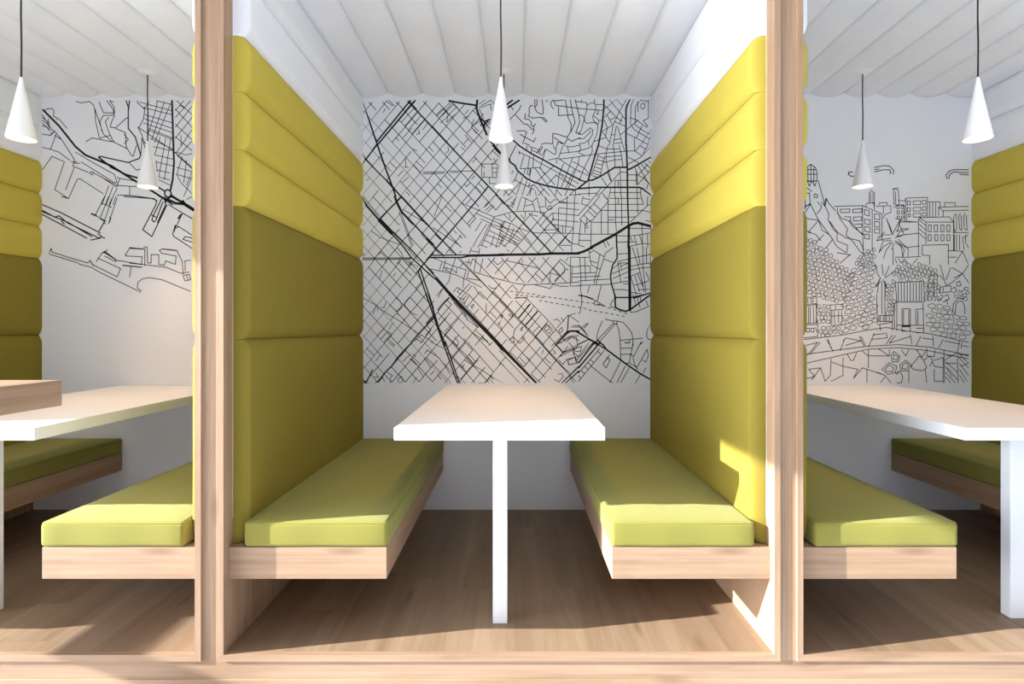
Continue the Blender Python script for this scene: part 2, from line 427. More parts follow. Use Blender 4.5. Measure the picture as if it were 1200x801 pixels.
# ------------------------------------------------------------------ tables
TAB_LAB = ['white table at the left edge, behind the oak counter', 'white table between the two benches of the middle booth',
           'white table at the right edge of the photo']
TDX = [-0.032, 0.0, 0.032]; LEGX = [-0.031, -0.0025, 0.0085]; LEGY = [2.155, 2.086, 2.124]
for k in range(3):
    c = CX[k]+TDX[k]
    t = thing('table', TAB_LAB[k], 'table', (c, 2.1, 0.0), 'booth tables')
    bm = bmesh.new(); box(bm, c-0.382, c+0.382, 1.945, Y_BACK-0.002, 0.739, 0.785, 0, 0.0012, 1)
    bm.faces.ensure_lookup_table()
    for f in bm.faces: f.material_index = 1
    mz = max(v.co.z for v in bm.verts)
    for f in bm.faces:
        if all(abs(v.co.z-mz) < 1e-5 for v in f.verts): f.material_index = 0
    link('table_top', bm, [M_TOP, M_TEDGE], t)
    lx = CX[k]+LEGX[k]
    bm = bmesh.new(); box(bm, lx-0.028, lx+0.028, LEGY[k], LEGY[k]+0.045, 0.0, 0.7385, 0, 0.0015, 1)
    link('leg', bm, M_TEDGE, t)

# ------------------------------------------------------------------ pendant lamps
def lamp(x, y, zc, label):
    t = thing('pendant_lamp', label, 'pendant lamp', (x, y, 1.955), 'white cone pendant lamps')
    z0, z1, r = 1.955, 2.214, 0.053
    bm = bmesh.new(); n = 16
    out = [(0.006+(r-0.006)*(i/n)**1.04, z1-(z1-z0)*i/n) for i in range(n+1)]
    inn = [(max(0.003, q-0.0025), z+0.0) for q, z in out]
    lathe(bm, x, y, [(0.002, z1+0.006), (0.0055, z1+0.004)]+out+[(r-0.001, z0-0.0012), (r-0.003, z0)]+list(reversed(inn))[1:-3], 48, 0, True)
    link('lamp_shade', bm, M_LAMP, t, smooth=True)
    bm = bmesh.new(); lathe(bm, x, y, [(0.002, z0+0.094), (0.020, z0+0.092), (0.028, z0+0.094), (0.028, z0+0.098), (0.002, z0+0.102)], 36)
    link('diffuser', bm, M_BULB, t, smooth=True)['label'] = 'bright diffuser'
    bm = bmesh.new(); tube(bm, [(x, y, z1+0.003), (x+0.0015, y, z1+0.14), (x-0.001, y, z1+0.27), (x, y, zc-0.02)], 0.0032, 10)
    link('cable', bm, M_CABLE, t, smooth=True)['label'] = 'black cable'
    bm = bmesh.new(); lathe(bm, x, y, [(0.003, zc-0.024), (0.008, zc-0.023), (0.012, zc-0.016), (0.045, zc-0.010), (0.052, zc-0.006), (0.053, zc+0.006)], 40)
    link('ceiling_rose', bm, M_LAMP, t, smooth=True)
ZR = Z_CEIL-0.018
lamp(-2.118, 2.30, ZR, 'white cone pendant lamp nearest the left edge, above the left table')
lamp(-2.112, 3.08, ZR, 'white cone pendant lamp in front of the harbour map, left of the left post')
lamp(-0.066, 2.30, ZR, 'larger white cone pendant lamp hanging in the middle booth, nearer the viewer')
lamp(-0.070, 3.07, ZR, 'smaller white cone pendant lamp hanging behind the front one in the middle booth')
lamp(1.975, 2.30, ZR, 'white cone pendant lamp nearest the right edge, beside the yellow pads')
lamp(1.978, 3.07, ZR, 'white cone pendant lamp in front of the city drawing, right of the right post')

# ------------------------------------------------------------------ oak counter in the hall
t = thing('bar_counter', 'oak bar counter end with sunlit top at the left edge, before the left table', 'counter', (-1.35, 0.1, -0.14))
bm = bmesh.new(); box(bm, -1.75, -0.929, -0.9, 1.1, 0.985, 1.037, 0, 0.001, 1); link('counter_top', bm, M_OAKY, t)
for y in (-0.7, 0.9):
    bm = bmesh.new(); box(bm, -1.70, -1.45, y-0.03, y+0.03, -0.14, 0.985, 0, 0.001, 1); link('leg', bm, M_OAKZ, t)

# ------------------------------------------------------------------ printed murals on the back wall
def wall_pt(px, py):
    return ((px-605.0)*Y_BACK/F_PX, EYE-(py-386.0)*Y_BACK/F_PX)
PXM = Y_BACK/F_PX
class Mural:
    def __init__(self): self.seg = []
    def add(self, pts, w=0.8, g=0): self.seg.append((pts, w, g))
    def S(self, ox, oy, s, txt, w=0.8, g=0):
        for ln in txt.split(';'):
            p = [tuple(float(v) for v in q.split(',')) for q in ln.split()]
            if len(p) > 1: self.add([(ox+x/s, oy+y/s) for x, y in p], w, g)
    def grid(self, p0, a, b, poly, w=0.75, skip=0.0, n=40, seed=1):
        rnd = random.Random(seed)
        def inside(x, y):
            c = False; m = len(poly)
            for i in range(m):
                x1, y1 = poly[i]; x2, y2 = poly[(i+1) % m]
                if (y1 > y) != (y2 > y) and x < (x2-x1)*(y-y1)/(y2-y1)+x1: c = not c
            return c
        for fam in range(2):
            d, e = (a, b) if fam == 0 else (b, a)
            for i in range(-n, n+1):
                run = None
                for j in range(-n*4, n*4+1):
                    t = j/4.0
                    p = (p0[0]+i*e[0]+t*d[0], p0[1]+i*e[1]+t*d[1])
                    if j % 4 == 0: gap = rnd.random() < skip
                    ok = inside(*p) and not gap
                    if ok and run is None: run = [p, p]
                    elif ok: run[1] = p
                    elif run is not None:
                        if run[0] != run[1]: self.add(run, w)
                        run = None
                if run is not None and run[0] != run[1]: self.add(run, w)
    def build(self, name, label, cx, z0, z1):
        bm = bmesh.new(); y = Y_BACK-0.0012
        box(bm, cx-0.915, cx+0.915, y, Y_BACK-0.0001, z0, z1, 0)
        y -= 0.0005
        for pts, w, g in self.seg:
            q = [wall_pt(*p) for p in pts]; h = (w*0.95+0.1)*PXM/2
            for (xa, za), (xb, zb) in zip(q, q[1:]):
                dx, dz = xb-xa, zb-za; L = math.hypot(dx, dz)
                if L < 1e-5: continue
                dx, dz = dx/L, dz/L; ex = h*0.6
                xa_, za_, xb_, zb_ = xa-dx*ex, za-dz*ex, xb+dx*ex, zb+dz*ex
                c = [(xa_-dz*h, za_+dx*h), (xb_-dz*h, zb_+dx*h), (xb_+dz*h, zb_-dx*h), (xa_+dz*h, za_-dx*h)]
                c = [(min(max(x, cx-0.914), cx+0.914), min(max(z, z0+0.0005), z1-0.0005)) for x, z in c]
                f = bm.faces.new([bm.verts.new((x, y, z)) for x, z in c]); f.material_index = 2 if g else 1
        o = link(name, bm, [M_MURAL, M_INK, M_INKG], None, (cx, Y_BACK, z0))
        for p in o.data.polygons:
            pass
        return tag(o, label, 'mural')

# --- street map in the middle booth
m = Mural(); K = 40/3.0
def T(ox, oy, txt, w=0.75, g=0):
    if ox == 585: txt = txt.replace('1200,', '1244,')
    m.S(ox, oy, K, txt, w, g)
A1, B1 = (8.2, 8.9), (7.75, -9.15)
m.grid((428.5, 203.4), A1, B1, [(423,118),(553,119),(560,124),(592,158),(590,172),(563,204),(592,238),(590,249),(562,242),(556,262),(548,277),(540,297),(500,299),(487,313),(423,303)], 0.8, 0.07, seed=3)
m.grid((440.5, 339.65), A1, B1, [(423,304),(480,304),(492,312),(500,340),(538,390),(585,449),(423,449)], 0.8, 0.05, seed=4)
m.grid((643.5, 394.5), A1, B1, [(540,345),(575,338),(600,352),(612,349),(668,405),(655,425),(637,448),(630,448),(536,352)], 0.75, 0.06, seed=6)
m.grid((600.0, 315.5), A1, B1, [(570,302),(647,299),(668,318),(650,331),(612,333),(585,328),(566,312)], 0.75, 0.04, seed=7)
m.grid((600.0, 315.5), A1, B1, [(560,340),(585,330),(611,334),(600,352),(590,349)], 0.75, 0.04, seed=8)
m.grid((629.6, 260.4), A1, B1, [(606,268),(613,252),(622,248),(640,249),(650,255),(668,280),(672,296),(590,298),(598,285)], 0.75, 0.06, seed=9)
# main roads
T(418,110,"85,115 200,430 325,800;840,105 320,740;915,105 330,790",1.9); T(418,110,"800,115 850,170 1200,540",1.7)
T(418,170,"325,0 440,330 570,680 610,800",2.0); T(418,170,"310,0 60,295",2.3); T(418,170,"50,125 130,210 350,440 530,610 690,800",1.5)
T(418,230,"595,0 630,100 690,220",2.8); T(418,230,"690,220 1010,560 1200,750;700,0 900,220 1200,540;700,10 370,340",1.7)
T(418,230,"50,20 150,140 350,370",2.2); T(418,230,"360,370 550,570",5.0); T(418,230,"550,580 740,800;570,555 820,800",1.6)
T(418,290,"740,0 850,150 1010,300 1200,470;820,0 1050,250 1200,400;1200,80 1010,300 940,390",1.6)
T(418,290,"960,370 1110,800;990,320 1150,800",1.6); T(418,345,"1090,0 1200,330;1130,0 1200,220",1.6)
T(500,345,"0,20 150,450 270,800;30,0 190,520 300,800",1.7); T(500,400,"250,0 480,660;290,0 510,660",1.7)
T(500,110,"0,430 350,800",1.7); T(500,170,"350,0 740,410 1120,800;960,645 840,800",1.6)
T(585,230,"0,20 740,800",1.7); T(585,290,"740,0 820,90",1.7)
T(500,230,"840,0 550,340 250,690 160,800;0,660 140,800",1.6); T(500,230,"0,430 250,690 350,800",1.5)
T(500,290,"130,0 270,130;360,0 460,110;150,20 0,190;60,120 670,115",1.5); T(500,290,"60,155 540,155 700,125",1.9)
T(500,290,"690,125 1200,115",2.9); T(500,290,"0,300 150,470;0,370 130,490",1.4); T(500,290,"150,480 430,800",3.6)
T(500,345,"370,0 1150,800",4.0); T(585,400,"0,50 570,650",4.0)
T(585,290,"0,112 640,105 820,92 1200,92",3.0); T(678,290,"0,85 80,60 210,0",3.0)
T(678,230,"190,800 560,600 780,460 850,425 930,415 1160,465",3.2)
T(500,110,"350,110 570,150 775,180",2.2); T(500,110,"790,100 780,230 830,380 940,640",2.5); T(500,110,"830,370 910,440 890,540;910,430 990,400",2.0)
T(500,110,"840,490 900,490;910,480 960,430;990,740 1060,800",1.6); T(500,170,"1040,0 1150,130",3.2); T(500,170,"1020,80 1140,190",0.8)
T(500,110,"820,160 910,100;820,210 1000,100 1050,150;820,230 890,390;850,220 940,180 1000,160 1010,260")
T(590,110,"50,170 140,100;60,220 245,100",2.4); T(590,110,"140,715 240,800",1.8)
T(590,170,"230,0 430,130 640,240 800,330 1090,490 1200,540",1.8); T(678,170,"0,540 100,570",1.6)
T(590,170,"200,0 90,210",1.0); T(590,170,"90,210 100,260 180,320 220,400 360,520 480,580 650,630 850,670 1120,700 1200,660",2.0)
T(678,170,"0,670 150,550;160,550 220,545 340,490 450,420 560,350 750,345;770,380 800,375 920,310 1160,190;0,680 250,660 760,660 940,660 1000,680 1150,780",2.0)
T(678,110,"395,90 395,200 370,480 310,800;800,80 755,180 740,250 740,800",2.0); T(678,170,"310,0 255,170 150,550;745,0 760,350 765,800",2.0)
T(678,230,"765,0 780,460",1.8); T(678,230,"785,460 780,800",2.8); T(678,290,"790,0 800,800",3.4); T(678,345,"800,0 800,240",3.4)
T(678,230,"590,600 595,800",1.9); T(678,290,"600,0 600,170 530,280 500,420 510,560 570,760 580,800",1.7)
T(678,345,"565,0 575,200 640,235 740,262 790,240;800,240 1110,10",2.0); T(678,345,"570,45 830,45 1040,0",1.6); T(678,290,"860,790 1110,710",1.6)
T(678,345,"0,590 240,740",1.6); T(678,345,"300,710 340,750 300,790 250,760 300,710",1.6)
T(678,400,"330,10 390,60 430,120 700,320 960,500 1120,590",2.0); T(678,400,"300,40 380,95 430,120",1.5); T(678,400,"250,10 0,330;320,30 0,410",1.8)
T(585,400,"1200,390 980,650;1200,460 1040,650",1.8); T(585,345,"880,790 1060,600 1110,570 1200,570",2.1); m.S(590,335,20/3.0,"495,355 560,350 680,420 740,450",1.8)
T(585,345,"480,150 300,370;600,260 410,480",1.7)
T(418,345,"1200,370 970,610 860,740",2.0,1); T(418,400,"860,20 760,120 640,250 560,370 440,490 340,620 290,670",1.7); T(500,345,"350,50 270,130",2.0); T(500,345,"270,130 180,240;100,340 0,450",2.2,1)
T(418,400,"85,590 130,640 180,670",2.4); T(418,400,"130,640 165,610 250,440;110,650 180,665",1.4)
# minor streets, left part
T(418,290,"70,165 850,160;70,190 500,185 850,175;60,95 110,95;60,125 110,120",1.0); T(418,170,"1040,420 1200,420;1040,445 1200,445",0.8)
T(500,170,"0,420 280,420;0,445 280,440;350,405 720,405;370,430 500,430")
T(500,170,"840,295 1100,295 1110,330 1085,510 890,500 900,420;860,300 860,500;1020,300 1030,500;1020,360 1100,360;1040,430 1100,430;980,510 980,600 1100,600;1050,210 1080,270 1020,290;1080,270 1110,210")
T(418,230,"720,200 850,280 1050,400;660,240 740,440 850,760;690,240 870,740;230,540 370,640 660,750;100,0 350,300")
T(418,290,"630,0 700,80 730,160;760,180 830,250 940,340;810,180 850,250 960,300;400,350 360,480;340,110 370,70 450,140;660,240 860,440;570,450 610,400;1130,410 920,640")
T(418,345,"90,50 300,160 420,260 700,430 970,610;610,45 700,130 700,190 625,260 510,155;820,45 750,130 760,180 840,270;530,400 600,310 640,300 740,390 830,500;460,110 430,210 390,190;300,170 260,300;320,200 330,250;570,440 510,540;870,290 940,320")
T(418,110,"500,100 590,190;460,110 560,190;450,235 410,290;610,680 660,730;930,640 990,610;980,620 970,560")
T(418,110,"700,440 890,230;760,500 940,290;800,570 1010,340;860,630 1060,400;720,690 860,540;1030,560 1120,450")
T(418,170,"765,190 765,340;740,345 810,345;510,260 620,360;640,490 720,400;720,580 810,500;930,250 1040,360;890,310 1000,430;160,550 190,520;780,730 830,790;880,60 940,90")
T(418,345,"430,740 550,620 480,570;320,640 430,530;490,700 600,790;370,700 470,590;1000,640 900,730;930,690 1010,740;970,610 1080,670 1200,740;1100,490 1160,550 1000,760;1200,480 1080,640")
T(418,400,"300,300 370,210;510,20 590,80;160,110 270,210;760,140 860,230 1000,360;830,260 930,360;720,310 840,200;1060,190 1110,130;920,240 880,190;1060,260 1160,410;950,410 1040,540;880,650 940,560;650,580 700,540 720,620 680,650 650,620 650,580;480,480 560,530 520,580;310,500 340,560 280,550;540,600 520,660;440,620 400,560")
T(500,110,"160,350 370,130;180,400 420,170;220,460 460,210;320,440 440,320;150,330 260,220;420,150 500,240;260,230 340,330 310,440;600,320 650,250;570,380 660,350;740,400 700,520 780,620;750,480 830,430;720,540 870,700;600,640 700,760;580,780 650,700")
T(500,170,"40,30 100,100;330,30 350,80 300,130;720,270 780,200;590,600 620,650 680,590;700,530 750,480;170,600 240,670;290,480 370,560;810,590 900,690;770,650 850,740;1080,760 1150,680;540,30 590,80")
T(500,230,"240,0 180,150 120,310;290,150 390,240;700,30 620,120;890,180 970,80;920,220 1020,130;950,250 1050,150;420,530 470,580;510,600 560,660;100,490 300,620 520,770")
T(500,230,"560,110 700,170 1050,320 1200,280;780,270 1030,380 1200,450;840,350 1020,430;1040,340 1200,390;990,450 1200,550;970,530 1200,640;930,600 1200,700;890,680 1120,790;850,760 950,800;1000,430 1150,480")
T(500,230,"1050,330 960,560 850,780;1190,450 1110,700 1080,800;980,440 870,680 800,800;940,430 800,640 720,790;860,390 760,540;1200,620 1130,780;1060,600 1000,780;830,200 640,420")
T(585,230,"30,460 350,680;0,520 320,700;0,570 300,740;0,620 280,770;0,720 110,790;0,440 120,500 300,560;100,380 0,530;170,430 110,600 30,740;290,520 180,690 70,780;230,490 160,690;60,400 20,480")
T(585,230,"0,300 200,240 520,230 680,250;0,370 200,430 300,490 470,555;540,570 1200,580;300,490 500,740;700,525 910,520;200,180 270,0;280,220 340,20;380,220 420,30;400,150 530,125;350,10 420,40 520,85 590,20;520,90 560,220;590,20 650,240;720,10 730,160 620,165;700,0 800,110 860,50 900,60;870,0 940,80 1060,100;1060,0 1060,100 1050,370 1030,570;950,80 720,250 680,260;640,250 740,350 920,540 980,590;1080,10 950,90;930,180 920,560;1180,0 1160,500 1130,800;840,260 1200,300;830,360 1200,400;830,440 1160,485;940,100 1200,110;940,180 1200,210;990,460 990,570;1160,490 940,760;960,765 1120,765;980,590 1140,740 1200,750;740,190 800,140 830,190 780,210 740,190;510,290 600,310;520,250 480,290;830,260 720,370 640,470;840,370 690,530;840,260 840,370;70,280 200,400;90,90 210,0;160,270 170,340;410,240 400,340;340,290 400,370;280,300 200,390;180,90 230,130;130,130 180,160 240,40")
T(500,290,"100,160 410,285 620,350;60,335 370,400 480,435 600,490 860,620;300,190 250,370;240,230 200,350;450,170 370,410 350,520 300,590;620,340 580,490 570,630;660,350 630,480 820,510;490,170 800,480 1130,800;530,180 1100,780;740,380 1000,460 1200,510;720,170 680,290;780,120 740,370;880,170 830,390;720,170 870,310 1200,660;1060,150 1040,200 1110,270 1200,200;970,590 1020,640 1090,630 1110,600;480,620 420,690;480,620 600,700 630,730;520,640 480,690 540,730;670,560 500,750;710,590 620,700;740,600 800,700 900,800;160,745 250,640 180,780;270,310 400,340 470,400;310,310 310,350;470,320 470,400;280,350 380,380;580,230 520,310;600,220 700,240;670,190 640,260;700,0 670,90;830,10 810,100;690,50 820,70")
T(500,345,"400,50 580,270 640,400;430,130 650,400 800,510;380,60 810,510;290,150 500,370 720,600 840,730;320,90 390,150;500,370 280,630;580,260 280,580;290,620 480,800;390,150 190,390;370,280 200,480;480,30 560,80 620,20;580,70 590,140 660,20;690,180 740,150 710,220 690,180;930,140 930,290;800,500 600,740;890,630 760,790;770,560 960,740;860,660 1000,790;740,610 890,720;430,660 500,740 480,800;560,530 590,500;580,690 610,720;1030,740 970,790;1120,440 1180,540;1110,470 1160,410;990,270 1090,370;1160,320 1180,370")
T(500,400,"60,0 270,110;0,130 190,250 290,380 370,510;590,290 710,360 870,450 1000,540 1200,660;870,450 790,550;630,0 830,230 1040,470;850,0 1160,340 1200,370;1160,340 900,650;830,230 530,590;600,0 400,240;400,0 630,230 740,350;410,240 620,470;660,200 760,310;630,240 720,340;360,190 410,240;0,250 380,650;480,540 600,650;1060,0 1200,170;970,580 1040,650;810,650 900,650;520,360 580,410;560,390 590,350;170,520 230,590;60,520 120,460;1000,540 1040,600")
# minor streets, right part
T(590,110,"100,400 190,310 250,240 275,180;190,330 320,470 370,475 440,550 470,560;490,90 490,220 520,280 580,315 620,310 620,220 600,90;525,90 520,180 490,210;340,390 400,400 430,440 440,500 470,510 500,470;470,510 475,580 450,630;345,310 330,390;460,190 430,180 400,230 405,300 390,350 460,380 590,365 660,440 680,420 620,365;690,100 670,125;940,95 800,110 770,100 740,140 745,190 780,230;790,105 810,180 970,200 1200,230;860,200 860,340 1090,325;965,90 990,230 1010,370 1060,480 1050,590 1000,670;1045,90 1070,260 1120,450 1050,600;1120,90 1180,340 1190,440 1130,610 1200,620;1120,120 1200,125;210,580 330,575 360,600 300,780;255,630 470,750 500,690;770,770 770,620 850,630 960,670 1000,670 1000,700 1070,740 1110,720 1180,690 1200,690;790,680 950,790 1000,700;590,790 650,770 770,780;840,800 850,750 950,790;330,770 400,800;110,180 150,250",0.95)
T(590,170,"540,120 590,20 610,30 560,140 600,160 660,60 800,150 820,130 820,60;780,0 790,50 820,60 830,0;660,60 610,240 570,360;930,10 860,200 700,235;870,220 1200,180;880,130 1200,95;960,10 1050,30 1200,0;1000,30 1020,110;860,210 1040,330 1200,420;240,110 400,180 590,290 760,380 880,450 1030,600 1130,660;240,90 250,150;320,160 260,370 570,350 640,450;410,180 380,370;470,170 460,360;370,10 360,70;440,40 430,130;520,130 560,60;400,20 540,70;440,80 540,120;340,370 320,450;390,370 370,450 400,470 420,370;430,370 410,510;490,360 690,630;570,360 800,620;520,580 640,460 780,330;680,620 830,460;830,220 830,290;940,290 870,460 840,680;1030,330 980,480 900,660;1110,370 960,700;1150,330 1090,490 1010,680;1080,200 1030,330;1180,200 1160,330;1080,260 1170,300;820,470 1000,590 1130,660;900,450 1170,600;220,430 180,540 130,600;300,500 210,760;370,550 290,780;410,590 390,640 480,620;460,620 370,790;500,720 510,790;430,690 410,790;170,540 480,700;480,620 620,790;560,620 720,790;690,650 800,790;640,680 540,790;820,690 910,790;830,700 810,790;150,400 130,440;80,670 200,780;260,580 80,790;0,690 90,790;90,660 0,790;1000,700 960,790;1110,700 1030,780 1200,770;1120,710 1130,790",0.8)
T(678,110,"0,125 130,140;50,90 45,120;130,140 130,180 200,140 250,150 265,170 390,165;245,80 250,150;0,230 390,260;265,170 265,260 220,350 230,410 300,480;130,180 130,240 90,380 100,440 130,460 240,445;230,340 320,415 370,415;310,260 300,320 280,310;0,330 60,335 90,380 40,580 0,610;0,630 60,635 180,530 220,560 215,640 160,720 155,800;0,700 80,700 180,600 180,570;0,780 90,770 160,720;240,445 300,480 290,620 230,760 210,800;320,420 300,480;240,745 430,680;400,180 450,220 590,370 680,430;480,90 640,280 730,400;590,85 690,190;590,85 400,240;500,270 400,370;745,90 640,270 560,440 540,480 380,580;690,350 640,460;450,340 520,470;490,410 570,370;400,410 450,530 420,660;370,590 480,750;540,480 480,800;590,500 540,800;610,510 690,800;570,440 740,510;730,580 650,640;560,720 660,700;560,775 680,760;510,640 570,640;860,80 820,180 810,470 870,560 1120,710;890,190 880,480 1000,570 1140,640;1090,80 1090,380 1010,420 1080,500 1060,520 890,400 800,375;750,560 860,470 930,410;990,500 900,690;1150,550 980,790;750,620 900,690 1080,790;870,690 870,800;1140,560 1160,620 1080,800;960,200 990,150 1030,150 1030,220 1000,240 970,210;920,130 930,280;950,120 900,180;960,100 1080,120;1140,420 1150,550",0.8)
T(678,170,"0,90 150,50 210,10;20,0 35,80;210,0 215,100 90,350 20,530;0,180 170,155 430,125 750,95 870,90;0,120 90,160;0,310 90,360 160,450;0,400 150,480;310,150 200,480;300,170 410,210;285,230 400,255;265,290 370,310;250,340 355,375;240,395 345,430;230,440 335,475;220,480 300,505;410,170 380,290 340,480;310,10 440,60 630,60;460,0 430,130 430,260 500,530 520,570;540,0 560,130 570,330;635,0 670,160 690,330;690,0 720,90;430,185 660,165;430,265 560,230 670,225;380,270 420,270;875,0 875,90 990,170;960,10 1040,60;1080,10 1010,130;960,0 890,90;1140,20 970,190 770,300;780,190 960,290;880,340 910,430 920,620 1090,430 1140,360;930,320 1010,460 1090,590 1060,690;980,300 1090,430;1030,280 1120,360;930,470 1080,300;1100,250 1160,290;770,465 930,465;930,470 1020,520 1100,600 1140,620;650,360 660,800;750,425 650,420 510,580 330,770 280,800;570,550 900,550;570,550 565,800;620,560 620,640;900,400 905,620;910,660 915,800;970,680 970,800;360,510 450,650;450,420 500,560;160,550 165,800;0,765 290,750;490,740 970,740;500,660 480,800;350,670 260,790;370,750 410,800",0.8)
T(678,230,"480,30 980,35;460,125 1010,125;350,220 1000,220 1150,250;200,405 780,405;0,590 540,590;460,325 780,325 890,320;460,365 560,370;10,685 190,690;0,760 90,790;200,400 190,800;355,230 355,590;460,0 460,600;575,0 580,400 590,540;620,30 620,125;670,0 675,450;915,0 925,260;330,0 180,180 20,360;250,0 140,130 0,290;400,0 470,70 200,390;240,115 350,215;150,150 290,280;80,290 190,400;150,230 250,320;20,360 110,440 190,370;130,340 120,440;100,460 150,460;100,490 150,490;100,440 100,570;35,380 0,760;980,0 1010,125;1080,0 1070,150 810,400;1070,150 1150,120;1050,375 1160,395;790,500 1130,500;990,430 1000,800;1130,500 1130,560;600,615 780,620 960,600 1150,570;600,715 890,710;810,640 840,700;870,620 910,760;950,600 990,720;800,780 1000,735 1150,745;1075,590 1080,800;390,710 430,800;440,700 480,770;70,0 45,120 130,140;70,30 180,50",0.8)
T(678,290,"150,50 180,80 210,60 230,40 390,140;170,80 180,200 210,280 340,340;330,110 280,380 240,560;540,0 420,85 390,180 320,400 270,570;390,180 540,230;190,210 290,240;0,155 170,150;0,285 180,285;180,290 185,390;0,400 260,390;0,460 340,445;0,520 500,490;0,590 450,575 520,565 780,520;20,155 40,520 30,640 50,800;95,155 110,520;170,600 140,710;355,590 300,800;0,740 120,760 230,800;610,100 770,90;610,220 800,170 1200,105;540,325 650,240 770,240;660,290 790,240;520,410 790,300 960,260 1200,240;540,480 790,370;720,475 790,455 960,390;800,350 1000,315 1120,310;610,220 660,540;650,240 670,330;700,565 790,565;550,655 700,655 790,675;840,0 900,180 950,340 1000,560 1020,690;910,0 960,250;1005,0 1005,300 1050,700;1060,0 1060,240;1130,0 1120,300;820,470 900,740;880,440 950,680;870,590 1100,520;930,660 1100,650;820,700 980,720;920,400 1000,600;1050,380 1100,500",0.8)
T(678,345,"0,15 100,30 250,90 290,110 410,180;250,90 250,160 370,165;320,0 290,110;50,0 45,160 20,280 0,300;540,80 500,150 510,190 590,210;850,0 890,140;910,30 960,200;960,30 970,90;800,250 820,280 920,260 1100,180;1050,90 1080,170;370,410 310,550 285,650 290,700;420,370 430,390 540,410 540,450 600,460 600,415 540,410;600,415 690,430 770,510 830,600 850,690 850,800;590,450 630,560 650,720 650,800;540,450 220,790;570,460 300,770;650,715 1000,680;720,750 800,750 800,710;150,450 90,520;0,475 80,550 145,650;0,770 150,700 230,740;1150,430 1070,560 1060,650 1090,700 1150,700;1000,740 940,800",0.85)
T(678,400,"160,20 0,230;330,110 0,490;400,140 30,580 0,620;290,150 350,200;180,280 240,330;140,320 190,370;90,380 140,430;40,450 90,500;0,530 30,570;190,380 490,620 540,650;480,210 380,350 430,410 490,290 460,250 380,350;650,320 490,640;730,380 600,640;790,410 660,640;650,0 660,310;850,0 830,150 790,330 740,340;660,105 840,100;665,200 810,195;980,0 850,250 870,340 920,440;1070,120 910,410;1070,130 1090,220 1050,320 1000,290;1050,410 1010,490;960,520 890,650;790,330 900,400;800,200 850,220;720,20 800,20",0.85)
T(585,400,"620,0 880,290 1100,520 1190,620;680,50 1000,400 1100,490;940,240 990,180 1170,110 1170,190 1200,230;1000,350 1050,280 1200,230;1070,290 1090,360 1200,330;880,50 990,170;840,130 880,170 850,200;930,290 1000,360;690,130 670,190;720,260 800,340;320,250 420,360;380,200 480,290;920,510 980,500 1000,550 930,630 860,590;170,170 270,260;270,270 390,400;0,140 100,240 480,640;30,340 320,650;100,240 0,360;450,580 380,650;500,510 640,640;1090,530 1160,650")
T(585,345,"240,60 360,45 430,60 760,400 1030,720;430,80 240,310;540,190 350,430;650,320 450,550;760,420 560,660;890,540 780,660 680,780;0,70 700,780;0,95 680,790;1080,330 1190,290;1080,320 900,520;1080,330 1060,590;1100,330 1200,430;410,240 450,170;620,500 530,590;140,310 190,350 220,320 160,300;160,390 210,350;330,540 370,500 350,570 330,540;700,540 760,470 830,540 780,610 700,540;760,470 790,540 730,560;240,540 220,660 320,760 400,680 360,650;150,720 210,660 240,740 180,750;0,320 60,320 30,370;930,560 980,510 990,560 950,600 930,560;1150,480 1200,490;960,760 1030,690 1100,650 1200,640;1040,740 1130,660 1200,720;850,400 900,380 950,420;970,360 1010,420")
m.S(590,335,20/3.0,"375,470 490,360;430,450 520,400 570,400 580,470 540,500 440,550 460,520 660,420;510,440 560,500;500,580 560,555 580,600 510,615 500,580;540,500 570,600;555,490 610,470 600,510 560,510;700,440 570,580;600,335 655,290;500,360 510,230;530,320 600,320 655,385")
T(585,290,"0,495 250,560 420,580 800,565 1200,540;560,580 800,640 830,580;830,570 960,605 1080,605;120,205 450,280 620,325;780,390 950,440 1050,540;650,550 960,180 1100,290 1200,300;840,310 960,440 1020,380 1020,300 930,210;800,400 780,560;1040,210 1080,150;1115,150 1110,600 1200,600;1110,150 1200,150;1110,410 1200,405;1130,460 1200,460;620,330 730,440;560,400 680,510;250,790 410,570;280,780 440,780;1130,0 1130,90;1140,300 1130,540;870,520 930,450;960,450 990,480;360,190 360,240")
for (x0, y0), (x1, y1) in (((598,341),(630,345)),((630,346),(700,356)),((700,356),(738,369)),((632,352),(690,362)),((690,363),(735,371)),((604,345),(640,349))):
    n = int(math.hypot(x1-x0, y1-y0)/6)
    for i in range(n):
        t = i/n; x = x0+(x1-x0)*t; y = y0+(y1-y0)*t
        m.add([(x, y), (x+3.0, y+0.5)], 1.0, 1)
m.build('mural', 'black street map printed on the white back wall of the middle booth', CX[1], 0.8, 2.597)

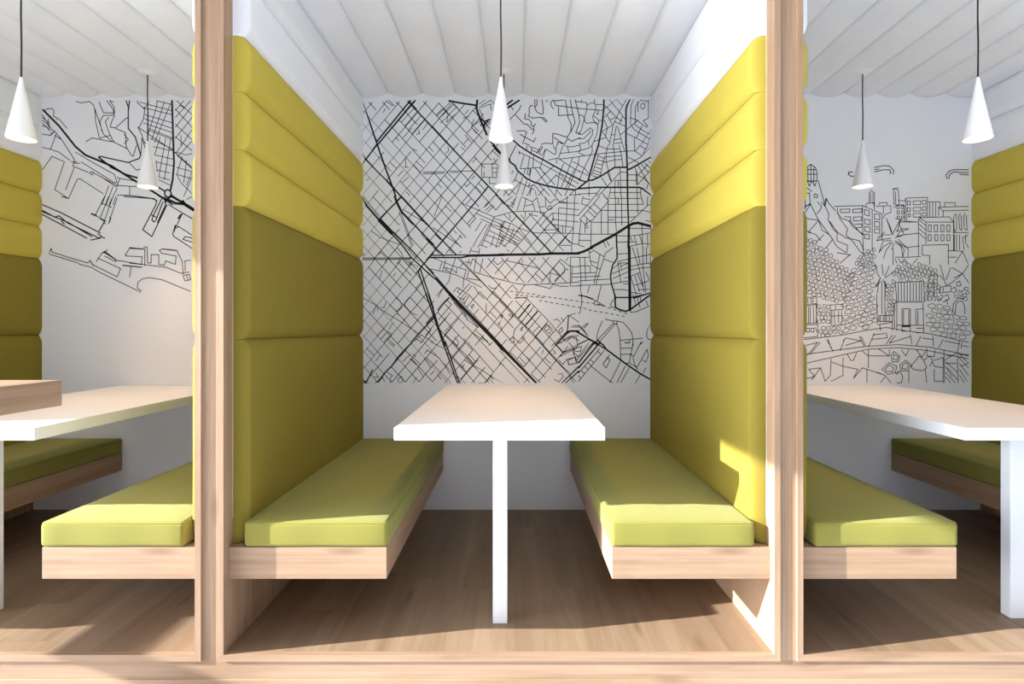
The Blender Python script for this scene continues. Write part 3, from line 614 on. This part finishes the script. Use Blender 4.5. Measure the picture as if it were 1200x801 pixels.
# --- harbour map in the left booth
m = Mural(); K = 80/13.0
T(40,110,"65,115 180,230 300,380 370,440 560,520 700,610 820,680 960,770",2.4)
T(40,110,"995,50 1005,350 1010,500 1000,620 985,690",2.3); T(40,110,"470,460 560,530 660,580 745,605",2.0); T(40,110,"870,655 940,700",1.8)
T(40,110,"945,700 960,690 985,700 990,725 975,745 950,740 942,720 945,700;990,730 1060,775;1055,780 1075,770 1090,790;960,770 1000,800",1.8)
T(40,230,"960,20 1020,50 1080,55 1150,100",3.0); T(40,230,"990,0 1070,45;905,0 960,20 990,0;940,10 950,50",2.0); T(40,230,"1070,40 1150,90",2.2)
T(40,110,"465,460 475,450 680,495 760,465 770,440 730,310 680,250 680,120 690,50;665,50 685,110",1.4)
T(40,110,"305,55 340,65 400,55 430,80 440,120 445,200 470,310;470,320 550,300 580,350;440,110 500,290 560,340 670,395;580,160 560,200 550,240 590,245 660,180 680,170;525,50 570,110 580,155 500,155 475,200 490,270;545,50 580,100 580,140 500,135 470,60;375,345 420,318 560,345;540,170 515,200 530,250 560,320;590,250 660,280 665,380 700,440 715,450 740,370;650,290 680,330 650,360;550,50 575,60;690,500 740,550 770,540;780,330 770,440;750,240 780,300 800,390;760,240 790,180 800,110 750,70 745,50;750,240 990,400 1140,530;775,320 830,390",0.9)
T(40,110,"760,60 990,120;790,100 995,150;800,150 1000,210;800,180 1000,250;790,210 1000,280;820,260 1000,330;840,320 1000,400;860,380 990,410;870,440 1000,470;880,490 1000,520;890,550 980,570;900,600 980,620;890,50 880,110 820,300;940,60 850,330;985,70 870,350;830,60 790,110;910,310 870,440;950,320 900,600;985,330 940,620;880,480 890,560;830,250 1000,320;900,620 985,660;885,50 985,75",0.8)
T(40,110,"1030,50 1140,150;1080,50 1020,120;1130,50 1020,170;1020,110 1140,240;1140,90 1020,240;1140,170 1020,320;1020,220 1140,330;1020,310 1140,410;1140,260 1030,420;1020,420 1100,440 1140,430;1140,340 1040,450;1030,440 1140,540;1070,450 1030,580 1060,640 1140,720;1100,480 1080,640;1140,560 1100,660;1030,530 1140,560;1030,580 1130,610;1140,600 1080,740;1060,300 1060,370;1140,740 1100,760;1050,80 1080,100",0.8)
T(40,110,"80,130 90,110 130,105 145,125 140,160 180,180 240,250;160,180 165,190;60,150 130,260 150,270 120,290;60,170 110,210;60,190 110,230;60,210 120,270;60,230 100,240;105,180 110,260;60,290 120,300 150,270 200,330 290,470 290,500 330,500;160,290 120,400 60,385;120,400 180,420 260,480;150,300 200,330;300,420 400,480 580,580 600,640 580,640 340,490;290,490 280,520 390,565;270,490 310,490;400,570 420,585 430,565 410,560 400,570;430,570 600,660 620,610 600,600;490,600 590,670 610,660;600,660 780,670 790,650;620,610 740,630;690,670 690,730;780,670 770,680;60,550 130,450 220,490 150,690 250,755 310,620 330,610 500,720;230,690 290,530;540,660 490,800;600,680 540,800;570,670 520,800;600,730 690,730 870,755 885,780;590,740 570,800",0.85)
T(40,230,"60,60 200,120 480,265;60,110 250,190 420,290;60,100 150,150 180,140 240,190 470,300 490,290 460,270;60,130 380,300;200,180 220,200;410,315 480,300;470,250 510,180;495,295 510,300",1.3)
T(40,230,"510,0 440,140;540,0 480,150;570,0 510,170;600,10 540,190;420,125 520,180;490,50 560,80;545,150 555,160 540,195;500,190 520,200",0.9); T(40,230,"415,125 450,140;480,160 510,178",1.8)
T(40,230,"650,0 850,15 885,30 880,60 785,240 850,290 960,60;930,40 880,170 865,185 850,170 860,140 920,20;850,135 880,150;950,60 890,190",1.3)
T(40,230,"970,60 1070,120 1140,160;1070,125 1000,270 1010,290 1140,375;1040,215 1140,280;1030,230 1040,215;1140,300 1090,290 1075,310 1140,330;200,0 250,15",1.1); T(40,230,"1060,130 1040,160;1020,210 1010,250",2.0)
T(40,230,"110,405 125,375 130,400 250,440 390,480 405,460 420,490 600,580;110,415 320,480 330,490 410,510 480,550 770,690;405,460 430,500;600,580 625,520 460,445;450,470 490,410 510,395 590,455 590,470 510,430;500,410 530,385;590,460 780,490 950,510 1060,555 1120,545;670,430 660,420 690,375 780,380;660,430 780,435 775,490;690,375 800,380 800,500;790,365 815,365 820,480 845,480 845,420 900,420 900,490 940,495 950,465 1020,490 1025,430 920,410 905,390 920,380 1030,390 1070,470 1075,560;1085,465 1130,460;1090,470 1090,540;1075,570 1120,560 1130,600 1090,610 1075,570;1100,570 1110,600;640,495 780,510;700,510 690,580;745,660 750,620 780,595 830,585 920,600 1130,685;745,660 775,680",0.9)
T(40,230,"690,370 790,380;930,380 1030,390;690,480 780,490;510,405 590,455;640,497 770,510",1.3)
m.build('mural', 'grey and black harbour map printed on the back wall of the left booth', CX[0], 0.8, 2.597)

# --- line drawing of a city on a hill in the right booth
m = Mural(); K = 40/7.0
T(930,170,"80,240 78,180 85,150 115,128 145,150 155,180 155,240 80,240;80,165 150,165;80,195 155,195;95,150 95,240;115,128 115,240;135,150 135,240;80,245 165,240 210,410;85,245 80,290 75,430;95,250 105,275 115,250 130,250 140,275 150,250;75,325 105,320 110,400 75,405;145,325 160,335 158,350 140,350 135,335 145,325;80,280 120,310;70,420 110,390 150,470 165,500;110,400 70,460 60,470 100,495 165,500 260,630;160,380 185,410 180,430 155,460;185,380 210,410 220,360 235,390 280,440;215,355 205,400 235,460 230,500 270,570 350,620 440,640 470,700",0.9)
T(930,170,"165,500 190,570 240,600 290,680 350,720;240,510 290,580 290,640 360,670 355,720;300,480 360,560 350,600 400,650 450,720 480,730;290,450 320,490 380,510 440,580 460,600;370,510 400,550 470,600;165,505 100,580;100,580 150,600 180,640;200,600 150,650;260,630 215,690;380,730 310,790;290,720 380,735;80,570 110,590",0.85)
T(930,170,"270,410 460,405 590,460 590,640;290,420 300,470;310,430 375,428 375,450 315,452 310,430;395,430 455,425 455,450 395,452 395,430;400,482 455,480 455,505 400,507 400,482;410,530 455,528 455,550 420,552;340,480 380,480 380,510;460,405 465,740;475,430 505,440 505,475 475,465 475,430;475,495 510,500 510,535 475,525 475,495;475,545 510,550 510,585 475,575 475,545;475,595 505,600 505,630 475,625 475,595;540,460 575,465 575,500 540,495 540,460;540,510 575,515 575,550 540,545 540,510;540,560 575,562 575,590 540,588 540,560;525,440 525,700;480,410 490,390 535,385 540,430",0.8)
T(930,170,"505,390 505,320 520,302 540,320 540,410;515,320 515,380;530,320 530,390;550,410 650,405 650,450 610,465 600,490;570,400 575,385 625,385 625,400;600,410 600,460;670,400 668,290 700,300 705,400;660,295 700,285;680,310 682,400;700,370 745,375;670,420 690,400 740,400 745,510 680,490;690,405 705,405 705,425 690,425 690,405;720,405 735,405 735,425 720,425 720,405;692,440 707,440 707,460 692,460 692,440;722,440 737,440 737,460 722,460 722,440;692,475 707,475 707,495 692,495 692,475;722,475 737,475 737,490 722,490 722,475",0.75)
T(930,170,"745,370 750,355 895,350 895,480;760,375 780,375 780,400 760,400 760,375;800,375 850,372 850,398 800,400 800,375;862,370 885,370 885,395 862,395 862,370;760,420 780,420 780,445 760,445 760,420;800,418 850,416 850,440 800,442 800,418;862,412 885,412 885,435 862,437 862,412;765,460 780,460 780,480 765,480 765,460;800,458 850,456 850,480 800,482 800,458;862,452 885,452 885,475 862,475 862,452;750,360 755,510 830,515;900,380 980,380 980,410;910,385 910,480;930,385 930,480;950,385 950,480;1010,410 1010,385 1080,385 1080,410",0.75)
T(930,170,"970,415 1170,410;970,415 1000,440 1170,435;1000,440 1000,480;970,420 970,470;1080,460 1070,490 1075,580;1090,460 1090,560 1080,580;1115,455 1105,480 1110,560 1125,570 1120,470;1145,455 1138,480 1142,560 1160,570 1155,470;1070,585 1170,585;840,485 1040,480 1070,515 885,515 840,485;885,515 885,660;1070,515 1070,705;835,490 835,740;840,500 885,540;840,530 885,570;840,560 885,600;840,590 885,630;900,535 920,535 920,580 900,580 900,535;940,535 962,535 962,580 940,580 940,535;985,535 1005,535 1005,580 985,580 985,535;1025,535 1045,535 1045,580 1025,580 1025,535;900,600 920,600 920,640 900,640 900,600;945,600 965,600 965,640 945,640 945,600;985,600 1005,600 1005,640 985,640 985,600;1025,600 1045,600 1045,640 1025,640 1025,600;860,670 1035,665 1035,800;860,670 860,735 910,740 910,800;700,515 830,515;700,520 740,600 830,590;1075,600 1075,705;1090,600 1090,700;1110,600 1110,700;1130,610 1140,700;1035,705 1130,710 1165,790;1130,710 1080,790;1040,750 1090,750;1150,600 1150,650 1170,690;1140,620 1165,600",0.8)
T(930,170,"655,590 620,490 650,560 660,600 690,540 720,490 690,580 720,560 770,560 710,580 690,610 740,600 680,620;650,600 600,600 555,640 600,630 650,625;655,640 600,640 570,720 600,680 650,650;660,650 620,700 600,760;680,650 720,680 730,750 740,700 700,650;670,660 655,700;665,690 665,800;680,640 760,690 700,630;760,685 840,675;765,690 765,750 850,745;680,750 765,750;680,760 690,790;700,760 720,790 740,760 760,790;800,790 830,760;610,580 560,620",0.8)
T(930,170,"370,180 365,195 385,210 420,205;365,185 395,178;540,150 600,138 640,140 670,170 665,195;540,180 600,165 640,165 650,180 645,195;540,165 570,160;1170,165 1070,165 1040,175 1020,200 1025,225;1170,185 1070,180 1045,195 1035,225;1170,200 1110,195",1.0)
# lower half of the drawing
T(930,310,"545,0 560,60 580,90;590,0 600,70;640,10 610,80;680,40 610,90;580,90 550,150 580,110;600,100 620,160 610,110;570,100 560,190;590,110 590,330;610,130 610,380;555,200 560,400;680,120 870,110 875,250 690,250 680,120;700,125 700,245;720,122 720,245;740,120 740,245;760,120 760,245;780,118 780,245;800,118 800,245;820,115 820,245;840,113 840,245;855,112 855,245;690,250 690,440;865,260 870,440;690,250 670,260 675,430;725,295 780,295 780,410 725,410 725,295;735,305 735,405;770,305 770,405;815,300 865,295;815,300 820,405;830,310 832,400;690,405 870,405;725,415 780,415 780,445 725,445 725,415;820,425 870,425 870,455 820,455;570,340 660,340 660,380 570,380 570,340;580,345 580,378;600,345 600,378;620,345 620,378;640,345 640,378;570,400 660,385 660,440;575,400 580,440",0.8)
T(930,310,"75,600 300,570 500,545 700,535 900,550 1170,605;80,660 300,610 500,565 700,555 900,575 1170,630;70,500 160,490 330,470 480,440 620,420 760,445 900,460 1170,520;160,515 130,560 90,605;175,520 110,600;80,540 160,520;220,500 265,580;230,500 250,560;340,500 310,575;330,510 350,490 450,510 345,540;440,480 470,545;450,480 480,540;540,460 500,550;520,500 620,490;530,470 610,460;620,455 625,490;660,470 620,530;680,475 640,525 780,480;780,465 790,530;850,480 820,540;860,490 930,500;930,475 935,545;1000,500 970,555;1010,510 1110,530;1110,510 1100,570;1125,520 1120,560;1130,540 1170,550",0.8)
T(930,310,"100,700 180,690 210,780;180,690 120,770;100,700 140,750 80,760;250,630 245,740 210,780;250,650 330,680 330,740 250,780;330,620 330,680 430,700;360,600 380,640 400,640 420,590;430,700 400,760 460,690 610,740;460,690 490,700 490,790;500,570 500,610 460,580;500,610 640,610 570,565;500,610 500,690;640,570 640,610;650,610 670,580 710,610 700,650 660,650 650,610;670,600 700,615 690,640 665,630 670,600;590,700 640,655 690,680 680,720 630,735 590,700;610,700 640,670 670,690 660,715 625,715 610,700;710,670 750,640 785,670 765,710 720,710 710,670;730,670 755,655 770,675 750,700 725,695 730,670;680,730 710,710 730,750 720,790 690,790;690,735 700,720;770,710 770,790;785,680 840,610 870,640 890,690 860,710 800,700 785,680;820,570 860,620 880,580;720,570 750,610 770,570;890,560 890,610 940,615 945,570;870,640 910,610 930,640 910,680;940,640 1000,620 1000,790;1000,690 940,680 930,650;880,700 890,790;940,700 940,780 1000,780;560,720 610,740 650,790;610,750 580,790",0.8)
T(930,310,"1005,570 1010,790;1095,570 1100,790;1010,640 1090,590;1015,660 1090,660;1020,650 1095,720;1030,690 1095,770;1015,680 1060,750;1015,720 1080,790;1100,590 1170,660;1105,620 1170,690;1110,660 1170,740;1110,700 1160,780;1110,740 1140,790;1020,610 1080,610;1110,600 1170,610;1015,750 1050,790;1120,680 1170,660",0.75)
T(930,310,"80,220 150,215 155,260 80,265;95,225 95,255;115,225 130,225 130,250 115,250 115,225;80,275 155,265 150,390 75,395;100,280 100,390;110,280 110,390;130,275 135,390;150,270 155,395;65,405 160,400 160,480 65,490;85,425 105,425 105,450 85,450 85,425;115,425 135,425 135,450 115,450 115,425;145,420 155,450;240,270 330,265 330,300 240,305;255,310 255,400;270,310 275,400;300,310 300,390;320,310 325,390;245,345 325,340;245,410 330,400;245,270 245,400;280,275 280,305",0.75)
T(930,310,"980,0 1010,110 1020,140 1060,120 1130,60 1170,0;1050,20 1020,100;1060,20 1130,60;980,150 1050,140 1055,180 980,190 980,150;1000,155 1000,180;1060,160 1080,150 1090,180 1065,190;1090,120 1110,110 1120,140 1095,145 1090,120;980,200 1000,210 980,240 960,230;1010,210 1030,200 1040,230 1015,240;1000,250 1025,240 1030,265;1080,330 1085,270 1100,245 1130,245 1145,280 1145,330;1060,330 1070,260 1100,225 1140,225;1070,90 1130,60 1170,120;1100,170 1130,180 1150,150;920,60 900,110 900,240;945,70 935,110 940,210;960,60 960,170;905,80 950,60 970,80;980,70 1000,100",0.8)
def pebbles(poly, size, stretch=1.0, ang=0.0, seed=0, w=0.65, jit=0.28):
    rnd = random.Random(seed)
    xs = [p[0] for p in poly]; ys = [p[1] for p in poly]
    def inside(x, y):
        c = False; n = len(poly)
        for i in range(n):
            x1, y1 = poly[i]; x2, y2 = poly[(i+1) % n]
            if (y1 > y) != (y2 > y) and x < (x2-x1)*(y-y1)/(y2-y1)+x1: c = not c
        return c
    ca, sa = math.cos(ang), math.sin(ang); cx, cy = (min(xs)+max(xs))/2, (min(ys)+max(ys))/2
    R = max(max(xs)-min(xs), max(ys)-min(ys)); n = int(R/size)+2
    for j in range(-n, n):
        for i in range(-n, n):
            u = (i+0.5*(j % 2)+rnd.uniform(-.12, .12))*size*stretch; v = (j*0.87+rnd.uniform(-.1, .1))*size
            x, y = cx+u*ca-v*sa, cy+u*sa+v*ca
            if not inside(x, y): continue
            k = 7; a0 = rnd.uniform(0, 6.28); pts = []
            for q in range(k):
                a = a0+2*math.pi*q/k; r = size*0.43*(1+rnd.uniform(-jit, jit)*0.6)
                pu, pv = r*stretch*math.cos(a), r*math.sin(a); pts.append((x+pu*ca-pv*sa, y+pu*sa+pv*ca))
            m.add(pts+[pts[0]], w, 1)
D = lambda *pp: [(930+x/K, (310 if q else 170)+y/K) for x, y, q in pp]
pebbles(D((80,590,0),(150,650,0),(210,690,0),(300,790,0),(400,60,1),(350,250,1),(240,260,1),(160,210,1),(80,210,1)), 5.6, 1.0, 0.3, 1)
pebbles(D((160,260,1),(240,270,1),(240,400,1),(160,400,1)), 5.2, 1.0, 0.0, 2)
pebbles(D((340,230,1),(400,0,1),(545,20,1),(550,190,1),(555,400,1),(420,440,1),(330,460,1),(330,310,1)), 5.6, 1.7, -0.35, 3)
pebbles(D((165,410,1),(330,410,1),(330,465,1),(165,490,1)), 5.0, 1.2, 0.0, 4)
pebbles(D((880,250,1),(950,260,1),(1060,300,1),(1080,335,1),(1150,335,1),(1170,200,1),(1170,500,1),(900,455,1)), 6.2, 1.6, 0.1, 5)
pebbles(D((1060,200,1),(1130,190,1),(1165,140,1),(1165,250,1)), 4.6, 1.2, 0.3, 6)
pebbles(D((440,750,0),(500,690,0),(545,700,0),(545,20,1),(400,10,1)), 4.2, 1.3, 1.2, 7)
pebbles(D((620,130,1),(670,110,1),(675,330,1),(620,330,1)), 4.4, 1.3, 0.8, 8)
pebbles(D((680,790,0),(900,790,0),(960,30,1),(900,100,1),(700,110,1),(660,60,1)), 4.4, 1.5, 1.2, 9)
pebbles(D((880,120,1),(970,90,1),(980,250,1),(880,240,1)), 4.6, 1.4, 1.0, 10)
m.build('mural', 'grey line drawing of a hillside city printed on the back wall of the right booth', CX[2], 0.8, 2.597)


# ------------------------------------------------------------------ light
sd = bpy.data.lights.new('sun', 'SUN'); so = bpy.data.objects.new('sun', sd); COL.objects.link(so)
sd.energy = SUN_E; sd.color = (0.95, 0.98, 1.0); sd.angle = math.radians(0.45)
so.rotation_euler = SUN.to_track_quat('-Z', 'Y').to_euler(); so.location = (-6, -1, 4)
w = bpy.data.worlds.new('sky'); scn.world = w; w.use_nodes = True
nt = w.node_tree; bg = nt.nodes['Background']
tc = nt.nodes.new('ShaderNodeTexCoord'); dp = nt.nodes.new('ShaderNodeVectorMath'); dp.operation = 'DOT_PRODUCT'
dp.inputs[1].default_value = tuple(Vector((-1.0, -0.27, 0.04)).normalized()); nt.links.new(tc.outputs['Generated'], dp.inputs[0])
mr = nt.nodes.new('ShaderNodeMapRange'); mr.inputs[1].default_value = SKY_A; mr.inputs[2].default_value = 1.0
nt.links.new(dp.outputs['Value'], mr.inputs[0])
pw = nt.nodes.new('ShaderNodeMath'); pw.operation = 'POWER'; pw.inputs[1].default_value = 1.6; nt.links.new(mr.outputs[0], pw.inputs[0])
mx = nt.nodes.new('ShaderNodeMixRGB'); nt.links.new(pw.outputs[0], mx.inputs[0])
mx.inputs[1].default_value = tuple(SKY_B*c for c in (0.93, 0.975, 1.04))+(1,)
mx.inputs[2].default_value = tuple(SKY_G*c for c in (0.95, 0.985, 1.05))+(1,)
nt.links.new(mx.outputs[0], bg.inputs['Color']); bg.inputs['Strength'].default_value = 1.0

vs = scn.view_settings
scn.display_settings.display_device = 'sRGB'
vs.view_transform = 'Standard'; vs.look = 'None'; vs.exposure = EXPO; vs.gamma = 1.0; vs.use_curve_mapping = False
scn.cycles.max_bounces = 12; scn.cycles.diffuse_bounces = 8
scn.cycles.use_denoising = True
for o in bpy.data.objects:
    if '_w' in o: del o['_w']
